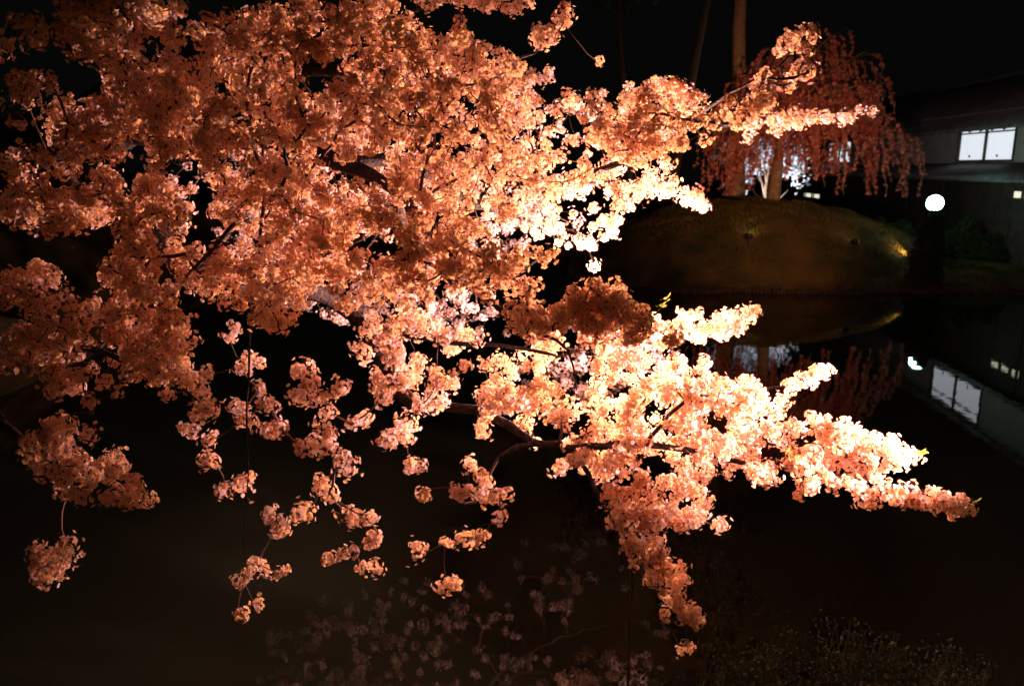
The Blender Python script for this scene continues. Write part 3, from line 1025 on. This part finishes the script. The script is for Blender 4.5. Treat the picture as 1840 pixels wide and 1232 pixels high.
floodlight('spotlight', 'unseen cool white spotlight added behind the mound to light the white tree', (p[0], p[1], float(height(p[0], p[1])) + .4), pb + np.array([0, 0, 3.6]), 0.14, M['lens_white'], 2200, (.8, .9, 1.0), 100,
           pole=.03, rad=.06)

# ------------------------------------------------------------------ tall pines behind
pines = [((1326, 130), (1332, -60), 37.0, .36, 'straight tall pine trunk lit brown behind the weeping cherry'),
         ((1255, 125), (1285, -20), 39.0, .22, 'leaning reddish pine trunk standing beside the straight tall one'),
         ((1120, 150), (1110, -20), 46.0, .2, 'faint dark pine trunk far beyond the pond')]
for (a0, b0), (a1, b1), d, r, lab in pines:
    lo_, hi_ = P(a0, b0, d), P(a1, b1, d)
    dz = (hi_ - lo_) / (hi_[2] - lo_[2])
    gz = .7
    base = lo_ + dz * (gz - lo_[2])
    base[2] = float(height(base[0], base[1]))
    pr = empty('pine_tree', base)
    tag(pr, lab, 'tree', 'pines beyond the pond')
    mb = MB()
    Ht = 19.0
    pts = [np.array([0, 0, -.4])] + [dz * h + rng.normal(0, .06, 3) for h in np.linspace(1, Ht, 9)]
    rad = [r * 1.35] + list(np.linspace(r * 1.12, r * .25, 9))
    mb.tube(pts, rad, 12)
    mb.build('trunk', M['bark_far'] if r > .3 else M['bark'], pr, True)  # darker bark on the thinner trunks stands in for dimmer light
    V, T = [], []
    nv = 0
    mb = MB()
    for k in range(16):
        h = random.uniform(12.5, Ht)
        g = random.uniform(0, 6.283)
        L = random.uniform(1.2, 3.2) * (1 - .5 * (h - 12.5) / 7)
        e = dz * h + np.array([L * math.cos(g), L * math.sin(g), random.uniform(-.3, .6)])
        mb.tube([dz * (h - .2), (dz * h + e) / 2 + np.array([0, 0, .15]), e], [.09, .05, .02], 5)
        for q in range(60): fluff(e + rng.normal(0, 1, 3) * np.array([.7, .7, .25]), .16, 2)
    mb.build('limbs', M['bark_far'], pr, True)
    me = tri_mesh('crown', np.concatenate(V), np.concatenate(T), None, [M['needle']])
    tag(link('crown', me, pr), kind='stuff')

# ------------------------------------------------------------------ dark bush at the foot of the near bank
bp0 = at_z(1500, 1240, .4)
bp0 = np.array([2.35, 5.05, 0])
bp0[2] = float(height(bp0[0], bp0[1]))
bush = empty('bush', bp0)
tag(bush, 'dark leafy bush with upright twigs at the near edge of the pond', 'bush')
mb = MB()
V, T = [], []
nv = 0
for k in range(190):
    bx, by = random.uniform(-1.25, 1.5), random.uniform(-.45, .35)
    gz = float(height(bp0[0] + bx, bp0[1] + by)) - bp0[2]
    ht = (random.uniform(.55, 1.0)) * (.98 - .28 * abs(bx - .1) ** 1.5) - gz * .6
    tipx = np.array([bx + random.gauss(0, .12), by + random.gauss(0, .1), gz + max(ht, .3)])
    pts = [np.array([bx, by, gz - .05]), (np.array([bx, by, gz]) + tipx) / 2 + rng.normal(0, .04, 3), tipx]
    mb.tube(pts, [.008, .005, .002], 4, cap=False)
    for q in range(46):
        u = random.uniform(.15, 1)
        p = pts[1] * (1 - u) * 2 * .5 + pts[0] * (1 - u) * .5 * 0 + tipx * u
        p = p + rng.normal(0, .05, 3)
        qd = rand_rot()
        L, W = random.uniform(.02, .034), .011
        V.append(np.array([p, p + qd[0] * L * .5 + qd[1] * W, p + qd[0] * L, p + qd[0] * L * .5 - qd[1] * W]))
        T.append(np.array([(0, 1, 2), (0, 2, 3)]) + nv)
        nv += 4
mb.build('stems', M['bark'], bush)['kind'] = 'stuff'
me = tri_mesh('leaves', np.concatenate(V), np.concatenate(T), None, [M['bush_leaf']])
tag(link('leaves', me, bush), kind='stuff')

# ------------------------------------------------------------------ traffic cones and bars on the left bank
cones = []
for k, (a, b_) in enumerate(((37, 405), (85, 402), (124, 396))):
    d = 25.0
    p = P(a, b_, d)
    g = float(height(p[0], p[1]))
    c = empty('traffic_cone', (p[0], p[1], g))
    tag(c, ['red traffic cone with a shiny white top at the end of the barrier bars', 'red traffic cone between the two barrier bars', 'red traffic cone half hidden behind cherry blossom'][k], 'traffic cone', 'cones on the left bank')
    mb = MB()
    mb.lathe([(.19, 0.02), (.17, .03), (.045, .70), (.03, .72), (0, .72)], 14)
    mb.build('body', M['cone'], c, True)
    mb = MB()
    mb.box((0, 0, .015), (.42, .42, .04))
    mb.build('base', M['cone'], c)
    for z in (.3, .5):
        r0, r1 = .17 - (z - .03) / .67 * .125, .17 - (z + .1 - .03) / .67 * .125
        mb = MB()
        mb.lathe([(r0 + .004, z), (r1 + .004, z + .1)], 14)
        mb.build('reflective_band', M['white'], c, True)
    cones.append(np.array([p[0], p[1], g]))
for k in range(2):
    a, b_ = cones[k], cones[k + 1]
    o = empty('barrier_bar', (a + b_) / 2 + np.array([0, 0, .62]))
    tag(o, ['white barrier bar reaching to the cone with the shiny top', 'white barrier bar ending behind the cherry blossom'][k], 'bar', 'bars across the traffic cones')
    mb = MB()
    h = (b_ - a) / 2
    mb.tube([-h, h], .025, 8)
    mb.build('rod', M['white'], o)
    for s in (-1, 1):
        mb = MB()
        mb.lathe([(.062, -.02), (.075, -.02), (.075, .02), (.062, .02), (.062, -.02)], 12, tuple(h * s))
        mb.build('ring', M['white'], o)

# ------------------------------------------------------------------ dark row of bushes added to blacken the foot of the house
hb = np.array([18.6, 33.4, 0.0])
hb[2] = float(height(hb[0], hb[1]))
darkening_hedge = empty('darkening_hedge', hb)
tag(darkening_hedge, 'long dark uneven row of bushes added to darken the foot of the house', 'darkening_hedge')
mb = MB()
V, T = [], []
nv = 0
hl = np.array([.75, -.66])
for k in range(6500):
    a_ = random.uniform(-3.2, 4.2)
    top_ = 1.15 + .35 * math.sin(a_ * 2.1 + 1) + .22 * math.sin(a_ * 5.3)
    th = random.uniform(0, math.pi)
    rr = (random.random() ** .35)
    o_ = rr * .7 * math.cos(th)
    p = np.array([a_ * hl[0] - o_ * hl[1], a_ * hl[1] + o_ * hl[0], .05 + rr * top_ * math.sin(th)])
    fluff(p, .055, 3)
for a_ in np.linspace(-3, 4, 19):
    mb.tube([(a_ * hl[0], a_ * hl[1], -.25), (a_ * hl[0] + random.uniform(-.1, .1), a_ * hl[1], .5), (a_ * hl[0] + random.uniform(-.2, .2), a_ * hl[1], .95)], [.03, .02, .008], 5)
mb.build('stems', M['bark'], darkening_hedge)['kind'] = 'stuff'
me = tri_mesh('leaves', np.concatenate(V), np.concatenate(T), None, [M['needle']])
tag(link('leaves', me, darkening_hedge), kind='stuff')

# upright bush added at the water's edge to block the lamp's pond reflection
sb = np.array([lp[0] * 29.35 / lp[1], 29.35, 0.0])
sb[2] = float(height(sb[0], sb[1]))
blocker_shrub = empty('blocker_shrub', sb)
tag(blocker_shrub, 'dark upright bush added at the waterline to block the white lamp reflection', 'blocker_shrub')
mb = MB()
V, T = [], []
nv = 0
for k in range(4200):
    h = random.random()
    rr = (.60 - .28 * h + .06 * math.sin(h * 23)) * math.sqrt(random.random())
    g = random.uniform(0, 6.283)
    fluff(np.array([rr * math.cos(g) * (1 + .25 * math.sin(3 * g)), rr * math.sin(g), .1 + h * (2.80 - sb[2]) * (.93 + .07 * math.cos(g))]), .05, 3)
for g in range(7):
    mb.tube([(.1 * math.cos(g), .1 * math.sin(g), -.3), (.2 * math.cos(g), .2 * math.sin(g), 1.0), (.12 * math.cos(g), .12 * math.sin(g), 2.2)], [.03, .02, .006], 5)
mb.build('stems', M['bark'], blocker_shrub)['kind'] = 'stuff'
me = tri_mesh('leaves', np.concatenate(V), np.concatenate(T), None, [M['needle']])
tag(link('leaves', me, blocker_shrub), kind='stuff')
